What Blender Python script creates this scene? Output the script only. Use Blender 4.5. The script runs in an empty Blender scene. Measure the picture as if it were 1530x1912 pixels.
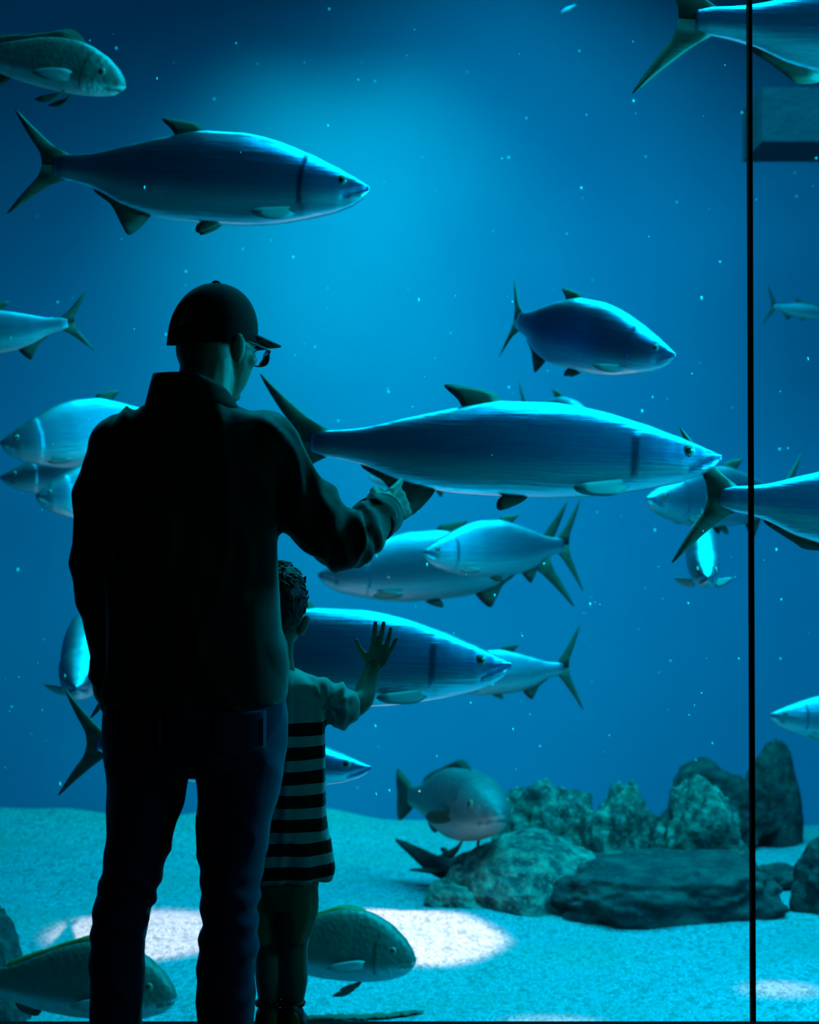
import bpy, bmesh, math, random
from mathutils import Vector, Matrix, noise, Quaternion

sc = bpy.context.scene
C = sc.collection
random.seed(7)
PI = math.pi

# ---------------------------------------------------------------- camera
F = 3400.0                      # focal length in pixels of the 1530 px frame
CZ = 1.35                       # camera height
cam_d = bpy.data.cameras.new('camera')
cam_d.sensor_fit = 'HORIZONTAL'
cam_d.sensor_width = 24.0
cam_d.lens = F / 1530.0 * 24.0
cam_d.clip_end = 100
cam_d.dof.use_dof = True
cam_d.dof.focus_distance = 3.9
cam_d.dof.aperture_fstop = 4.0
cam = bpy.data.objects.new('camera', cam_d)
C.objects.link(cam)
cam.location = (0, 0, CZ)
cam.rotation_euler = (PI / 2, 0, 0)
sc.camera = cam

def P(px, py, d):
    """point at distance d into the scene that the photo shows at pixel (px, py)"""
    return Vector(((px - 765.0) / F * d, d, CZ - (py - 956.0) / F * d))

# ---------------------------------------------------------------- world, exposure, lights
w = bpy.data.worlds.new('world'); sc.world = w
w.use_nodes = True
w.node_tree.nodes['Background'].inputs[0].default_value = (0.0, 0.002, 0.003, 1)
w.node_tree.nodes['Background'].inputs[1].default_value = 0.5
sc.view_settings.view_transform = 'Standard'
sc.view_settings.look = 'None'
sc.view_settings.exposure = 0.0
sc.view_settings.gamma = 1.0
sc.view_settings.use_curve_mapping = False
sc.cycles.use_denoising = True
sc.cycles.max_bounces = 6
sc.cycles.diffuse_bounces = 2
sc.cycles.glossy_bounces = 3
sc.cycles.transmission_bounces = 4
sc.cycles.transparent_max_bounces = 12
sc.cycles.volume_bounces = 1
sc.cycles.caustics_reflective = False
sc.cycles.caustics_refractive = False
sc.cycles.sample_clamp_indirect = 4.0

GLASS_Y = 3.94                  # room face of the tank window
WATER_Y = 3.97
BACK_Y = 9.9
TOP_Z = 4.75
SAND_Z = -0.2
TX = 3.4                        # tank half width

def area(name, loc, target, sx, sy, power, col):
    l = bpy.data.lights.new(name, 'AREA'); l.shape = 'RECTANGLE'; l.size = sx; l.size_y = sy
    l.energy = power; l.color = col
    o = bpy.data.objects.new(name, l); C.objects.link(o); o.location = loc
    d = Vector(target) - Vector(loc)
    o.rotation_euler = d.to_track_quat('-Z', 'Y').to_euler()
    return o

def spot(name, loc, target, power, col, deg, blend=0.3, r=0.03):
    l = bpy.data.lights.new(name, 'SPOT'); l.energy = power; l.color = col
    l.spot_size = math.radians(deg); l.spot_blend = blend; l.shadow_soft_size = r
    o = bpy.data.objects.new(name, l); C.objects.link(o); o.location = loc
    d = Vector(target) - Vector(loc)
    o.rotation_euler = d.to_track_quat('-Z', 'Y').to_euler()
    return o

BLUE = (0.0, 0.62, 0.82)
CYAN = (0.0, 0.64, 0.92)
a_ = area('tank_light_surface', (1.3, 6.9, TOP_Z - .1), (0.9, 7.2, 0), 3.2, 4.4, 480, BLUE); a_.data.spread = math.radians(125)
area('tank_light_front', (0.5, 4.5, 4.4), (0.3, 4.8, 0), 2.4, 0.5, 90, CYAN)
area('tank_light_side', (2.1, 4.5, 1.9), (-0.4, 3.8, 1.0), 1.0, .6, 200, CYAN)
a_ = area('tank_wall_wash', (-0.36, 9.1, TOP_Z - .12), (-0.36, 9.9, 1.2), 1.2, .3, 28, (0, .85, .70)); a_.data.spread = math.radians(60)
spot('sun_patch_middle', (-0.6, 6.2, 4.5), (-0.02, 6.68, SAND_Z), 3400, (1, .80, .70), 9.5, 0.35)
spot('sun_patch_left', (-0.6, 5.2, 4.5), (-0.98, 6.72, SAND_Z), 2700, (1, .80, .72), 9.0, 0.5)
spot('sun_patch_near', (0.6, 4.6, 4.5), (0.42, 5.50, SAND_Z), 1300, (1, .80, .70), 5.0, 1.0)
spot('sun_patch_right', (1.4, 4.8, 4.5), (1.18, 5.80, SAND_Z), 1000, (1, .80, .70), 3.6, 1.0)
area('room_fill', (2.4, 3.0, 1.9), (0.1, 3.6, 0.9), .8, .5, 4, (.01, .70, .78))  # unseen teal fill, added to light the people's backs from the right

# ---------------------------------------------------------------- materials
def mat(name, col=(.5, .5, .5), rough=.6, metal=0.0, spec=.5, sheen=0.0, sss=0.0):
    m = bpy.data.materials.new(name); m.use_nodes = True
    b = m.node_tree.nodes['Principled BSDF']
    b.inputs['Base Color'].default_value = (*col, 1)
    b.inputs['Roughness'].default_value = rough
    b.inputs['Metallic'].default_value = metal
    b.inputs['Specular IOR Level'].default_value = spec
    if sheen:
        b.inputs['Sheen Weight'].default_value = sheen
        b.inputs['Sheen Roughness'].default_value = .35
    return m

class NT:
    def __init__(s, m): s.t = m.node_tree; s.b = s.t.nodes.get('Principled BSDF')
    def n(s, ty, **k):
        x = s.t.nodes.new(ty)
        for a, v in k.items(): setattr(x, a, v)
        return x
    def l(s, a, b): s.t.links.new(a, b)
    def coord(s, out='Object', scale=(1, 1, 1)):
        c = s.n('ShaderNodeTexCoord'); m = s.n('ShaderNodeMapping'); m.inputs['Scale'].default_value = scale
        s.l(c.outputs[out], m.inputs[0]); return m.outputs[0]
    def noise(s, v, scale, detail=4, rough=.5):
        x = s.n('ShaderNodeTexNoise'); x.inputs['Scale'].default_value = scale
        x.inputs['Detail'].default_value = detail; x.inputs['Roughness'].default_value = rough
        s.l(v, x.inputs['Vector']); return x.outputs['Fac']
    def ramp(s, f, stops):
        r = s.n('ShaderNodeValToRGB'); e = r.color_ramp.elements
        while len(e) < len(stops): e.new(.5)
        for i, (p, c) in enumerate(stops):
            e[i].position = p; e[i].color = (*c, 1) if len(c) == 3 else c
        s.l(f, r.inputs[0]); return r.outputs[0]
    def bump(s, h, strength, dist=.01, nrm=None):
        b = s.n('ShaderNodeBump'); b.inputs['Strength'].default_value = strength
        b.inputs['Distance'].default_value = dist; s.l(h, b.inputs['Height'])
        if nrm is not None: s.l(nrm, b.inputs['Normal'])
        return b.outputs[0]
    def mix(s, f, a, b, blend='MIX'):
        x = s.n('ShaderNodeMix', data_type='RGBA', blend_type=blend)
        if isinstance(f, (int, float)): x.inputs[0].default_value = f
        else: s.l(f, x.inputs[0])
        for v, k in ((a, 6), (b, 7)):
            if isinstance(v, tuple): x.inputs[k].default_value = (*v, 1)
            else: s.l(v, x.inputs[k])
        return x.outputs[2]

# sand: pale grains with dark ones between them, gently rippled
M_sand = mat('sand', rough=.95, spec=.1)
t = NT(M_sand); v = t.coord('Object')
g = t.noise(v, 130, 2, .6)
g2 = t.noise(t.coord('Object', (1, .55, 1)), 45, 3, .65)
big = t.noise(v, 1.6, 4, .55)
col = t.ramp(g, [(.32, (.07, .08, .085)), (.44, (.20, .19, .22)), (.66, (.44, .36, .44))])
col = t.mix(t.ramp(g2, [(.36, (.75, .75, .75)), (.50, (0, 0, 0))]), col, (.08, .11, .11))
col = t.mix(t.ramp(big, [(.50, (0, 0, 0)), (.68, (.30, .30, .30))]), col, (.13, .20, .15))
t.l(col, t.b.inputs['Base Color'])
t.l(t.bump(g2, .5, .02, t.bump(g, .3, .01)), t.b.inputs['Normal'])

# rock
def rock_mat(name, dark, light, s=14):
    m = mat(name, rough=.85, spec=.3); t = NT(m); v = t.coord('Object')
    a = t.noise(v, s, 6, .65); b = t.noise(v, s * 3.5, 4, .6)
    c = t.ramp(a, [(.42, dark), (.60, tuple(.5 * (x + y) for x, y in zip(dark, light))), (.72, light)])
    c = t.mix(t.ramp(b, [(.55, (0, 0, 0)), (.72, (.7, .7, .7))]), c, light)
    t.l(c, t.b.inputs['Base Color']); t.l(t.bump(a, .8, .03, t.bump(b, .6, .012)), t.b.inputs['Normal'])
    return m
M_rock = rock_mat('reef_rock', (.02, .035, .04), (.24, .30, .24))
M_rock_dark = rock_mat('dark_rock', (.012, .02, .025), (.05, .075, .07), 10)
M_concrete = rock_mat('tank_concrete', (.012, .03, .05), (.02, .04, .06), 3)

M_tank = mat('blue_tank_wall', (.02, .16, .30), .9, spec=.1)
t = NT(M_tank); n1 = t.noise(t.coord('Object'), .9, 4, .5)
t.l(t.mix(n1, (.015, .20, .34), (.02, .13, .27)), t.b.inputs['Base Color'])
M_room = mat('black_paint', (.012, .014, .014), .9, spec=.1)
M_floor = mat('dark_carpet', (.02, .022, .024), .95, spec=.1)
t = NT(M_floor); t.l(t.bump(t.noise(t.coord('Object'), 220, 2), .5, .004), t.b.inputs['Normal'])
M_seal = mat('black_silicone', (.002, .002, .002), .9, spec=.02)

# window: clear acrylic, a faint mirror image on its face
M_glass = bpy.data.materials.new('clear_acrylic'); M_glass.use_nodes = True
t = NT(M_glass); nt = M_glass.node_tree; nt.nodes.remove(nt.nodes['Principled BSDF'])
tr = t.n('ShaderNodeBsdfTransparent'); tr.inputs[0].default_value = (.985, .995, 1, 1)
gl = t.n('ShaderNodeBsdfGlossy'); gl.inputs['Roughness'].default_value = .02
fr = t.n('ShaderNodeFresnel'); fr.inputs[0].default_value = 1.12
mx = t.n('ShaderNodeMixShader'); t.l(fr.outputs[0], mx.inputs[0]); t.l(tr.outputs[0], mx.inputs[1]); t.l(gl.outputs[0], mx.inputs[2])
t.l(mx.outputs[0], nt.nodes['Material Output'].inputs['Surface'])

# water
M_water = bpy.data.materials.new('tank_water'); M_water.use_nodes = True
nt = M_water.node_tree; nt.nodes.remove(nt.nodes['Principled BSDF'])
vs = nt.nodes.new('ShaderNodeVolumeScatter'); vs.inputs['Color'].default_value = (.7, 1, .94, 1)
vs.inputs['Density'].default_value = .40; vs.inputs['Anisotropy'].default_value = .2
va = nt.nodes.new('ShaderNodeVolumeAbsorption'); va.inputs['Color'].default_value = (.35, .86, .90, 1)
va.inputs['Density'].default_value = .09
ad = nt.nodes.new('ShaderNodeAddShader')
nt.links.new(vs.outputs[0], ad.inputs[0]); nt.links.new(va.outputs[0], ad.inputs[1])
nt.links.new(ad.outputs[0], nt.nodes['Material Output'].inputs['Volume'])

# fish skins
def silver_mat(name, back, flank, rough=.2, metal=1.0):
    m = mat(name, rough=rough, metal=metal, spec=.6); t = NT(m)
    c = t.n('ShaderNodeVertexColor', layer_name='shade')
    st = t.noise(t.coord('Object', (1.2, 1, 26)), 5, 4, .6)
    col = t.mix(c.outputs[0], back, flank)
    col = t.mix(t.ramp(st, [(.35, (0, 0, 0)), (.65, (.30, .30, .30))]), col, tuple(x * .45 for x in flank))
    t.l(col, t.b.inputs['Base Color'])
    vo = t.n('ShaderNodeTexVoronoi'); vo.inputs['Scale'].default_value = 26
    t.l(t.coord('Object', (.7, 1, 1.6)), vo.inputs['Vector'])
    t.l(t.bump(st, .2, .012, t.bump(vo.outputs[0], .06, .008)), t.b.inputs['Normal'])
    return m
M_tarpon = silver_mat('tarpon_scales', (.06, .17, .36), (.50, .68, .80), .31)
M_tarpon_hazed = silver_mat('hazed_tarpon_scales', (.05, .15, .22), (.30, .43, .49), .42, .9)  # flatter, low-contrast colours with the fading of distant haze painted in
M_fin = mat('fin_membrane', (.05, .10, .07), .6, spec=.2)
t = NT(M_fin); r_ = t.noise(t.coord('Object', (2, 1, 60)), 4, 3)
t.l(t.mix(r_, (.01, .025, .022), (.05, .09, .065)), t.b.inputs['Base Color'])
M_fin_pale = mat('pale_fin_membrane', (.14, .24, .24), .5, spec=.4)
M_eye = mat('eye_iris', (.12, .15, .12), .2, spec=.6)
M_pupil = mat('eye_pupil', (.004, .004, .006), .05, spec=1)
def drum_mat(name, back, belly):
    m = mat(name, rough=.5, spec=.5); t = NT(m)
    c = t.n('ShaderNodeVertexColor', layer_name='shade')
    a = t.noise(t.coord('Object'), 22, 5, .6)
    col = t.mix(c.outputs[0], back, belly)
    col = t.mix(t.ramp(a, [(.52, (0, 0, 0)), (.7, (.5, .5, .5))]), col, tuple(min(1, x * 1.8) for x in back))
    t.l(col, t.b.inputs['Base Color'])
    vo = t.n('ShaderNodeTexVoronoi'); vo.inputs['Scale'].default_value = 60
    t.l(t.coord('Object'), vo.inputs['Vector'])
    t.l(t.bump(vo.outputs[0], .35, .006), t.b.inputs['Normal'])
    return m
M_drum = drum_mat('olive_fish_skin', (.03, .07, .055), (.28, .36, .38))
M_grouper = drum_mat('grey_fish_skin', (.06, .11, .12), (.25, .32, .32))
M_snap = drum_mat('teal_fish_skin', (.05, .10, .09), (.45, .55, .5))
M_fin_olive = mat('olive_fin', (.07, .12, .03), .5)

# people
def cloth(name, col, sheen=.3, scale=500, rough=.9):
    m = mat(name, col, rough, spec=.15, sheen=sheen); t = NT(m)
    n_ = t.noise(t.coord('Object'), scale, 2); t.l(t.bump(n_, .25, .002), t.b.inputs['Normal'])
    return m
M_jacket = cloth('black_corduroy', (.02, .035, .028), .5)
M_denim = cloth('dark_denim', (.018, .035, .09), .3, 700)
M_thread = mat('denim_stitching', (.05, .06, .09), .8)
M_cap = cloth('black_cotton', (.008, .010, .010), .15)
M_skin = mat('skin', (.52, .30, .22), .5, spec=.35)
M_skin.node_tree.nodes['Principled BSDF'].inputs['Subsurface Weight'].default_value = .0
M_hair = mat('dark_hair', (.02, .014, .010), .55, spec=.4)
t = NT(M_hair); t.l(t.bump(t.noise(t.coord('Object', (1, 1, .25)), 260, 3), .9, .004), t.b.inputs['Normal'])
M_beard = mat('stubble', (.10, .06, .045), .8, spec=.2)
M_shorts = cloth('green_cotton', (.22, .30, .16), .2)
M_rim = mat('spectacle_rim', (.03, .03, .035), .3)
M_shoe = mat('dark_shoe_leather', (.02, .02, .02), .5)
M_sole = mat('shoe_sole', (.10, .09, .08), .7)
M_orange = mat('orange_heel_tab', (.55, .20, .04), .6)

M_tee = mat('striped_jersey', rough=.9, spec=.1, sheen=.2); t = NT(M_tee)
c = t.n('ShaderNodeTexCoord'); sx = t.n('ShaderNodeSeparateXYZ'); t.l(c.outputs['Object'], sx.inputs[0])
STRIPE0 = P(0, 1339, 3.8).z; PER = 43.6 / F * 3.8
m1 = t.n('ShaderNodeMath', operation='SUBTRACT'); m1.inputs[0].default_value = STRIPE0
nz = t.noise(c.outputs['Object'], 7, 2)
mm = t.n('ShaderNodeMath', operation='MULTIPLY_ADD'); t.l(nz, mm.inputs[0]); mm.inputs[1].default_value = .012; t.l(sx.outputs[2], mm.inputs[2])
t.l(mm.outputs[0], m1.inputs[1])
m2 = t.n('ShaderNodeMath', operation='DIVIDE'); t.l(m1.outputs[0], m2.inputs[0]); m2.inputs[1].default_value = PER
m3 = t.n('ShaderNodeMath', operation='FRACT'); t.l(m2.outputs[0], m3.inputs[0])
m4 = t.n('ShaderNodeMath', operation='LESS_THAN'); t.l(m3.outputs[0], m4.inputs[0]); m4.inputs[1].default_value = .55
m5 = t.n('ShaderNodeMath', operation='GREATER_THAN'); t.l(m2.outputs[0], m5.inputs[0]); m5.inputs[1].default_value = 0
m6 = t.n('ShaderNodeMath', operation='MULTIPLY'); t.l(m4.outputs[0], m6.inputs[0]); t.l(m5.outputs[0], m6.inputs[1])
g1 = t.n('ShaderNodeMath', operation='GREATER_THAN'); t.l(sx.outputs[0], g1.inputs[0]); g1.inputs[1].default_value = P(611, 0, 3.8).x
g2_ = t.n('ShaderNodeMath', operation='GREATER_THAN'); t.l(sx.outputs[2], g2_.inputs[0]); g2_.inputs[1].default_value = P(0, 1385, 3.8).z
g3 = t.n('ShaderNodeMath', operation='MULTIPLY'); t.l(g1.outputs[0], g3.inputs[0]); t.l(g2_.outputs[0], g3.inputs[1])
g4 = t.n('ShaderNodeMath', operation='SUBTRACT'); g4.use_clamp = True; t.l(m6.outputs[0], g4.inputs[0]); t.l(g3.outputs[0], g4.inputs[1])   # plain sleeve
t.l(t.mix(g4.outputs[0], (.62, .66, .64), (.035, .03, .03)), t.b.inputs['Base Color'])

# ---------------------------------------------------------------- helpers
def link(name, me, mats=(), parent=None, smooth=True, **props):
    o = bpy.data.objects.new(name, me); C.objects.link(o)
    for m in (mats if isinstance(mats, (list, tuple)) else [mats]): me.materials.append(m)
    if smooth:
        for p in me.polygons: p.use_smooth = True
    if parent is not None: o.parent = parent
    for k, v in props.items(): o[k] = v
    return o

def bm_obj(name, bm, mats, parent=None, smooth=True, **props):
    me = bpy.data.meshes.new(name); bmesh.ops.recalc_face_normals(bm, faces=bm.faces)
    bm.to_mesh(me); bm.free()
    return link(name, me, mats, parent, smooth, **props)

def box(bm, a, b):
    x0, y0, z0 = a; x1, y1, z1 = b
    vs = [bm.verts.new(q) for q in ((x0,y0,z0),(x1,y0,z0),(x1,y1,z0),(x0,y1,z0),(x0,y0,z1),(x1,y0,z1),(x1,y1,z1),(x0,y1,z1))]
    for f in ((0,1,2,3),(7,6,5,4),(0,4,5,1),(1,5,6,2),(2,6,7,3),(3,7,4,0)): bm.faces.new([vs[i] for i in f])

def loft(bm, rings, n=24, mi=0):
    """rings: (centre, side vector, up vector, exponent)"""
    prev = None; first = None
    for (c, a, b, e) in rings:
        ring = []
        for k in range(n):
            th = 2 * PI * k / n; cs, sn = math.cos(th), math.sin(th)
            x = math.copysign(abs(cs) ** e, cs); y = math.copysign(abs(sn) ** e, sn)
            ring.append(bm.verts.new(Vector(c) + Vector(a) * x + Vector(b) * y))
        if prev:
            for k in range(n):
                f = bm.faces.new((prev[k], prev[(k + 1) % n], ring[(k + 1) % n], ring[k])); f.material_index = mi
        else: first = ring
        prev = ring
    bm.faces.new(list(reversed(first))).material_index = mi
    bm.faces.new(prev).material_index = mi

def tube(bm, pts, rad, n=16, up=Vector((0, 1, 0)), flat=1.0, caps=True):
    """round-ended tapering limb through pts; flat scales the radius along 'up'"""
    pts = [Vector(p) for p in pts]; N = len(pts)
    dense = []; 
    for i in range(N - 1):
        steps = 5
        for s in range(steps):
            u = s / steps
            p0 = pts[max(i - 1, 0)]; p1 = pts[i]; p2 = pts[i + 1]; p3 = pts[min(i + 2, N - 1)]
            q = .5 * ((2 * p1) + (-p0 + p2) * u + (2 * p0 - 5 * p1 + 4 * p2 - p3) * u * u + (-p0 + 3 * p1 - 3 * p2 + p3) * u ** 3)
            dense.append((q, rad[i] * (1 - u) + rad[i + 1] * u))
    dense.append((pts[-1], rad[-1]))
    rings = []
    M_ = len(dense)
    def frame(i):
        a = dense[max(i - 1, 0)][0]; b = dense[min(i + 1, M_ - 1)][0]
        d = (b - a).normalized(); s = d.cross(up)
        if s.length < 1e-3: s = d.cross(Vector((1, 0, 0)))
        s.normalize(); u = s.cross(d).normalized()
        return d, s, u
    if caps:
        d, s, u = frame(0); q, r = dense[0]
        for k in (80, 55, 28): 
            a = math.radians(k); rings.append((q - d * r * math.sin(a), s * r * math.cos(a), u * r * math.cos(a) * flat, 1))
    for i in range(M_):
        d, s, u = frame(i); q, r = dense[i]
        rings.append((q, s * r, u * r * flat, 1))
    if caps:
        d, s, u = frame(M_ - 1); q, r = dense[-1]
        for k in (28, 55, 80):
            a = math.radians(k); rings.append((q + d * r * math.sin(a), s * r * math.cos(a), u * r * math.cos(a) * flat, 1))
    loft(bm, rings, n)

def ellipsoid(bm, c, rx, ry, rz, M=None, n=3):
    M = M if M is not None else Matrix.Identity(3)
    ret = bmesh.ops.create_icosphere(bm, subdivisions=n, radius=1)
    for v in ret['verts']:
        v.co = Vector(c) + M @ Vector((v.co.x * rx, v.co.y * ry, v.co.z * rz))

def remesh(bm, voxel, smooth=4, disp=None, cut=None):
    """fuse the pieces of bm into one continuous surface"""
    bmesh.ops.recalc_face_normals(bm, faces=bm.faces)
    me = bpy.data.meshes.new('tmp'); bm.to_mesh(me); bm.free()
    o = bpy.data.objects.new('tmp', me); C.objects.link(o)
    r = o.modifiers.new('r', 'REMESH'); r.mode = 'VOXEL'; r.voxel_size = voxel
    if smooth:
        s = o.modifiers.new('s', 'SMOOTH'); s.iterations = smooth; s.factor = .5
    dg = bpy.context.evaluated_depsgraph_get(); dg.update()
    out = bpy.data.meshes.new_from_object(o.evaluated_get(dg))
    bpy.data.objects.remove(o); bpy.data.meshes.remove(me)
    if disp:
        nr = [v.normal.copy() for v in out.vertices]
        for v, n_ in zip(out.vertices, nr): v.co += n_ * disp(v.co, n_)
    return out

def fb(p, s, o=3):
    return noise.fractal(Vector(p) * s, .8, 2.1, o)

def empty(name, loc, **props):
    o = bpy.data.objects.new(name, None); C.objects.link(o); o.location = loc; o.empty_display_size = .1
    for k, v in props.items(): o[k] = v
    return o

def adopt(o, parent):
    o.parent = parent
    o.matrix_parent_inverse = Matrix.Translation(parent.location).inverted()
    return o

# ---------------------------------------------------------------- the room
def struct(name, boxes, m, **k):
    bm = bmesh.new()
    for a, b in boxes: box(bm, a, b)
    return bm_obj(name, bm, m, None, False, kind='structure', **k)

RX = 2.6; RB = -1.6; RH = 3.2
struct('floor', [((-RX, RB, -.1), (RX, GLASS_Y + .08, 0))], M_floor)
LEDGE_Z = CZ - 951 / F * GLASS_Y
struct('trim_1', [((-RX, 3.69, 0), (RX, GLASS_Y, LEDGE_Z))], M_floor)
struct('ceiling', [((-RX, RB, RH), (RX, GLASS_Y + .08, RH + .1))], M_room)
struct('wall_left', [((-RX - .1, RB, 0), (-RX, GLASS_Y + .08, RH))], M_room)
struct('wall_right', [((RX, RB, 0), (RX + .1, GLASS_Y + .08, RH))], M_room)
struct('wall_rear', [((-RX, RB - .1, 0), (RX, RB, RH))], M_room)
# wall round the tank window
struct('wall_front', [((-3.6, GLASS_Y, 2.9), (3.6, WATER_Y, TOP_Z)),
                      ((-3.6, GLASS_Y, -.6), (3.6, WATER_Y, LEDGE_Z - .02)),
                      ((-3.6, GLASS_Y, LEDGE_Z - .02), (-2.3, WATER_Y, 2.9)),
                      ((2.3, GLASS_Y, LEDGE_Z - .02), (3.6, WATER_Y, 2.9))], M_room)
SX = (1407.5 - 765) / F * GLASS_Y
def pane(name, xb, xt, x_out):
    bm = bmesh.new(); z0, z1 = LEDGE_Z - .02, 2.9
    v_ = [bm.verts.new(q) for q in ((xb, GLASS_Y, z0), (x_out, GLASS_Y, z0), (x_out, GLASS_Y, z1), (xt, GLASS_Y, z1), (xb, WATER_Y, z0), (x_out, WATER_Y, z0), (x_out, WATER_Y, z1), (xt, WATER_Y, z1))]
    for f in ((0, 1, 2, 3), (7, 6, 5, 4), (0, 4, 5, 1), (1, 5, 6, 2), (2, 6, 7, 3), (3, 7, 4, 0)): bm.faces.new([v_[i] for i in f])
    bm_obj(name, bm, M_glass, None, False, kind='structure')
slope = (1409.5 - 1402.5) / F * GLASS_Y / (1912 / F * GLASS_Y)
def seam_x(z): return (1405.5 - 765) / F * GLASS_Y - slope * (z - CZ)
zb_, zt_ = LEDGE_Z - .02, 2.9
pane('window_1', seam_x(zb_) - .0005, seam_x(zt_) - .0005, -2.3)
pane('window_2', seam_x(zb_) + .0005, seam_x(zt_) + .0005, 2.3)
bm = bmesh.new()
loft(bm, [((seam_x(z_), (GLASS_Y + WATER_Y) / 2, z_), (.0048, 0, 0), (0, .016, 0), .4) for z_ in (zb_, zt_)], 12)
bm_obj('trim_2', bm, M_seal, kind='structure')

# ---------------------------------------------------------------- the tank
struct('wall_back', [((-TX, BACK_Y, -.6), (TX, BACK_Y + .15, TOP_Z))], M_tank)
struct('wall_tank_left', [((-TX - .15, WATER_Y, -.6), (-TX, BACK_Y + .15, TOP_Z))], M_tank)
struct('wall_tank_right', [((TX, WATER_Y, -.6), (TX + .15, BACK_Y + .15, TOP_Z))], M_tank)
struct('trim_3', [((P(1416, 0, 8.6).x, 8.5, P(0, 272, 8.6).z), (TX, 9.0, P(0, 172, 8.6).z))], M_concrete)

def sand_h(x, y):
    h = .05 * noise.noise(Vector((x * .9, y * .9, 1.3))) + .018 * noise.noise(Vector((x * 3, y * 3, 4)))
    h += .016 * math.sin(y * 15 + 2.5 * noise.noise(Vector((x * .7, y * .8, 0))) * 3) * max(0, min(1, (y - 6.9) / 1.2)) * max(.15, min(1, .3 - x))
    h -= max(0, (y - 7) / 2.9) * (.06 + .05 * (x + 2.2) / 2)
    return SAND_Z + h
nx, ny = 200, 240
vs = []; fs = []
for j in range(ny + 1):
    for i in range(nx + 1):
        x = -TX + 2 * TX * i / nx; y = WATER_Y + (BACK_Y - WATER_Y) * j / ny
        vs.append((x, y, sand_h(x, y)))
for j in range(ny):
    for i in range(nx):
        a = j * (nx + 1) + i; fs.append((a, a + 1, a + nx + 2, a + nx + 1))
me = bpy.data.meshes.new('sand'); me.from_pydata(vs, [], fs)
link('sand_floor', me, M_sand, kind='structure')

me = bpy.data.meshes.new('water')
bm = bmesh.new(); box(bm, (-TX, WATER_Y + .003, -.5), (TX, BACK_Y - .002, TOP_Z - .02)); bm.to_mesh(me); bm.free()
link('tank_water', me, M_water, smooth=False, kind='stuff', label='clear blue water filling the aquarium tank', category='water')

# ---------------------------------------------------------------- rocks
def rock(label, px0, px1, pyt, pyb, d, m=M_rock, seed=0, depth=None, amp=.28, group='reef rocks on the sand', sq=1.0, name='reef_rock'):
    c0 = P(px0, pyb, d); c1 = P(px1, pyb, d); zt = P(0, pyt, d).z
    w_ = (c1.x - c0.x) / 2; zb = min(SAND_Z - .06, c0.z); h = zt - zb; dep = (depth or w_ * .8)
    bm = bmesh.new(); bmesh.ops.create_icosphere(bm, subdivisions=6, radius=1)
    off = Vector((seed * 7.3, seed * 3.1, seed))
    for v in bm.verts:
        p = v.co.copy()
        if sq != 1: p = Vector([math.copysign(abs(a_) ** sq, a_) for a_ in p])
        k = 1 + amp * fb(p + off, 1.3, 3) + amp * .35 * noise.ridged_multi_fractal(p + off, .9, 2.2, 5, 1.0, 2.0) * .5 - amp * .3 + .03 * noise.noise(p * 9 + off)
        q = p * k
        u = q.x; top = 1.0
        zz = max(q.z, -.35)
        v.co = Vector((q.x * w_, q.y * dep, (zz + .3) / 1.3 * h * top if zz > -.3 else (zz + .3) * h))
    o = bm_obj(name, bm, m, label=label, category='rock', group=group)
    o.location = ((c0.x + c1.x) / 2, d, zb)
    return o
rock('mottled rounded reef rock with pale patches, leftmost of the three upright rocks at the back', 938, 1118, 1456, 1600, 8.3, seed=1)
rock('jagged dark reef rock between the two rounder upright rocks at the back', 1098, 1240, 1466, 1610, 8.1, seed=2, amp=.4)
rock('mottled crusted reef rock with white flecks, beside the right end of the back row', 1226, 1402, 1468, 1620, 7.9, seed=3)
rock('faint dark boulder looming behind the row of reef rocks', 1240, 1440, 1432, 1560, 9.1, M_rock_dark, seed=4, group='far boulders')
rock('tall block of dark rock right of the window seam, in the far distance', 1385, 1500, 1378, 1585, 9.2, M_rock_dark, seed=5, group='far boulders', amp=.14)
rock('low dome-shaped mottled rock lying in front of the upright rocks', 836, 1135, 1558, 1700, 7.35, seed=6, amp=.12, depth=.35)
rock('long flat dark rock shelf running right from the domed rock to the window seam', 1010, 1452, 1596, 1712, 7.2, M_rock_dark, seed=8, amp=.2, depth=.38, sq=.7)
rock('small pointed rock foot at the left end of the domed rock', 788, 960, 1640, 1700, 7.25, seed=9, amp=.2, depth=.18)
rock('low dark rock ridge just right of the window seam', 1405, 1500, 1613, 1650, 7.9, M_rock_dark, seed=10, amp=.15)
rock('dark boulder cut off by the right edge of the view', 1486, 1640, 1560, 1712, 7.1, M_rock_dark, seed=11, amp=.25)
rock('rough dark boulder in the bottom left corner, close to the window', -90, 56, 1688, 1990, 5.6, M_rock_dark, seed=12, amp=.22, depth=.2, group='near boulder')

# ---------------------------------------------------------------- fish
def lerp_tab(tab, s):
    for i in range(len(tab) - 1):
        if s <= tab[i + 1][0]:
            a, b = tab[i], tab[i + 1]; u = (s - a[0]) / (b[0] - a[0]); u = max(0, min(1, u))
            # smooth with neighbours (Catmull-Rom per column)
            p0 = tab[max(i - 1, 0)]; p3 = tab[min(i + 2, len(tab) - 1)]
            out = []
            for k in range(1, len(a)):
                v = .5 * ((2 * a[k]) + (-p0[k] + b[k]) * u + (2 * p0[k] - 5 * a[k] + 4 * b[k] - p3[k]) * u * u + (-p0[k] + 3 * a[k] - 3 * b[k] + p3[k]) * u ** 3)
                lo, hi = min(a[k], b[k]), max(a[k], b[k]); out.append(max(lo, min(hi, v)))
            return out
    return list(tab[-1][1:])

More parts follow.
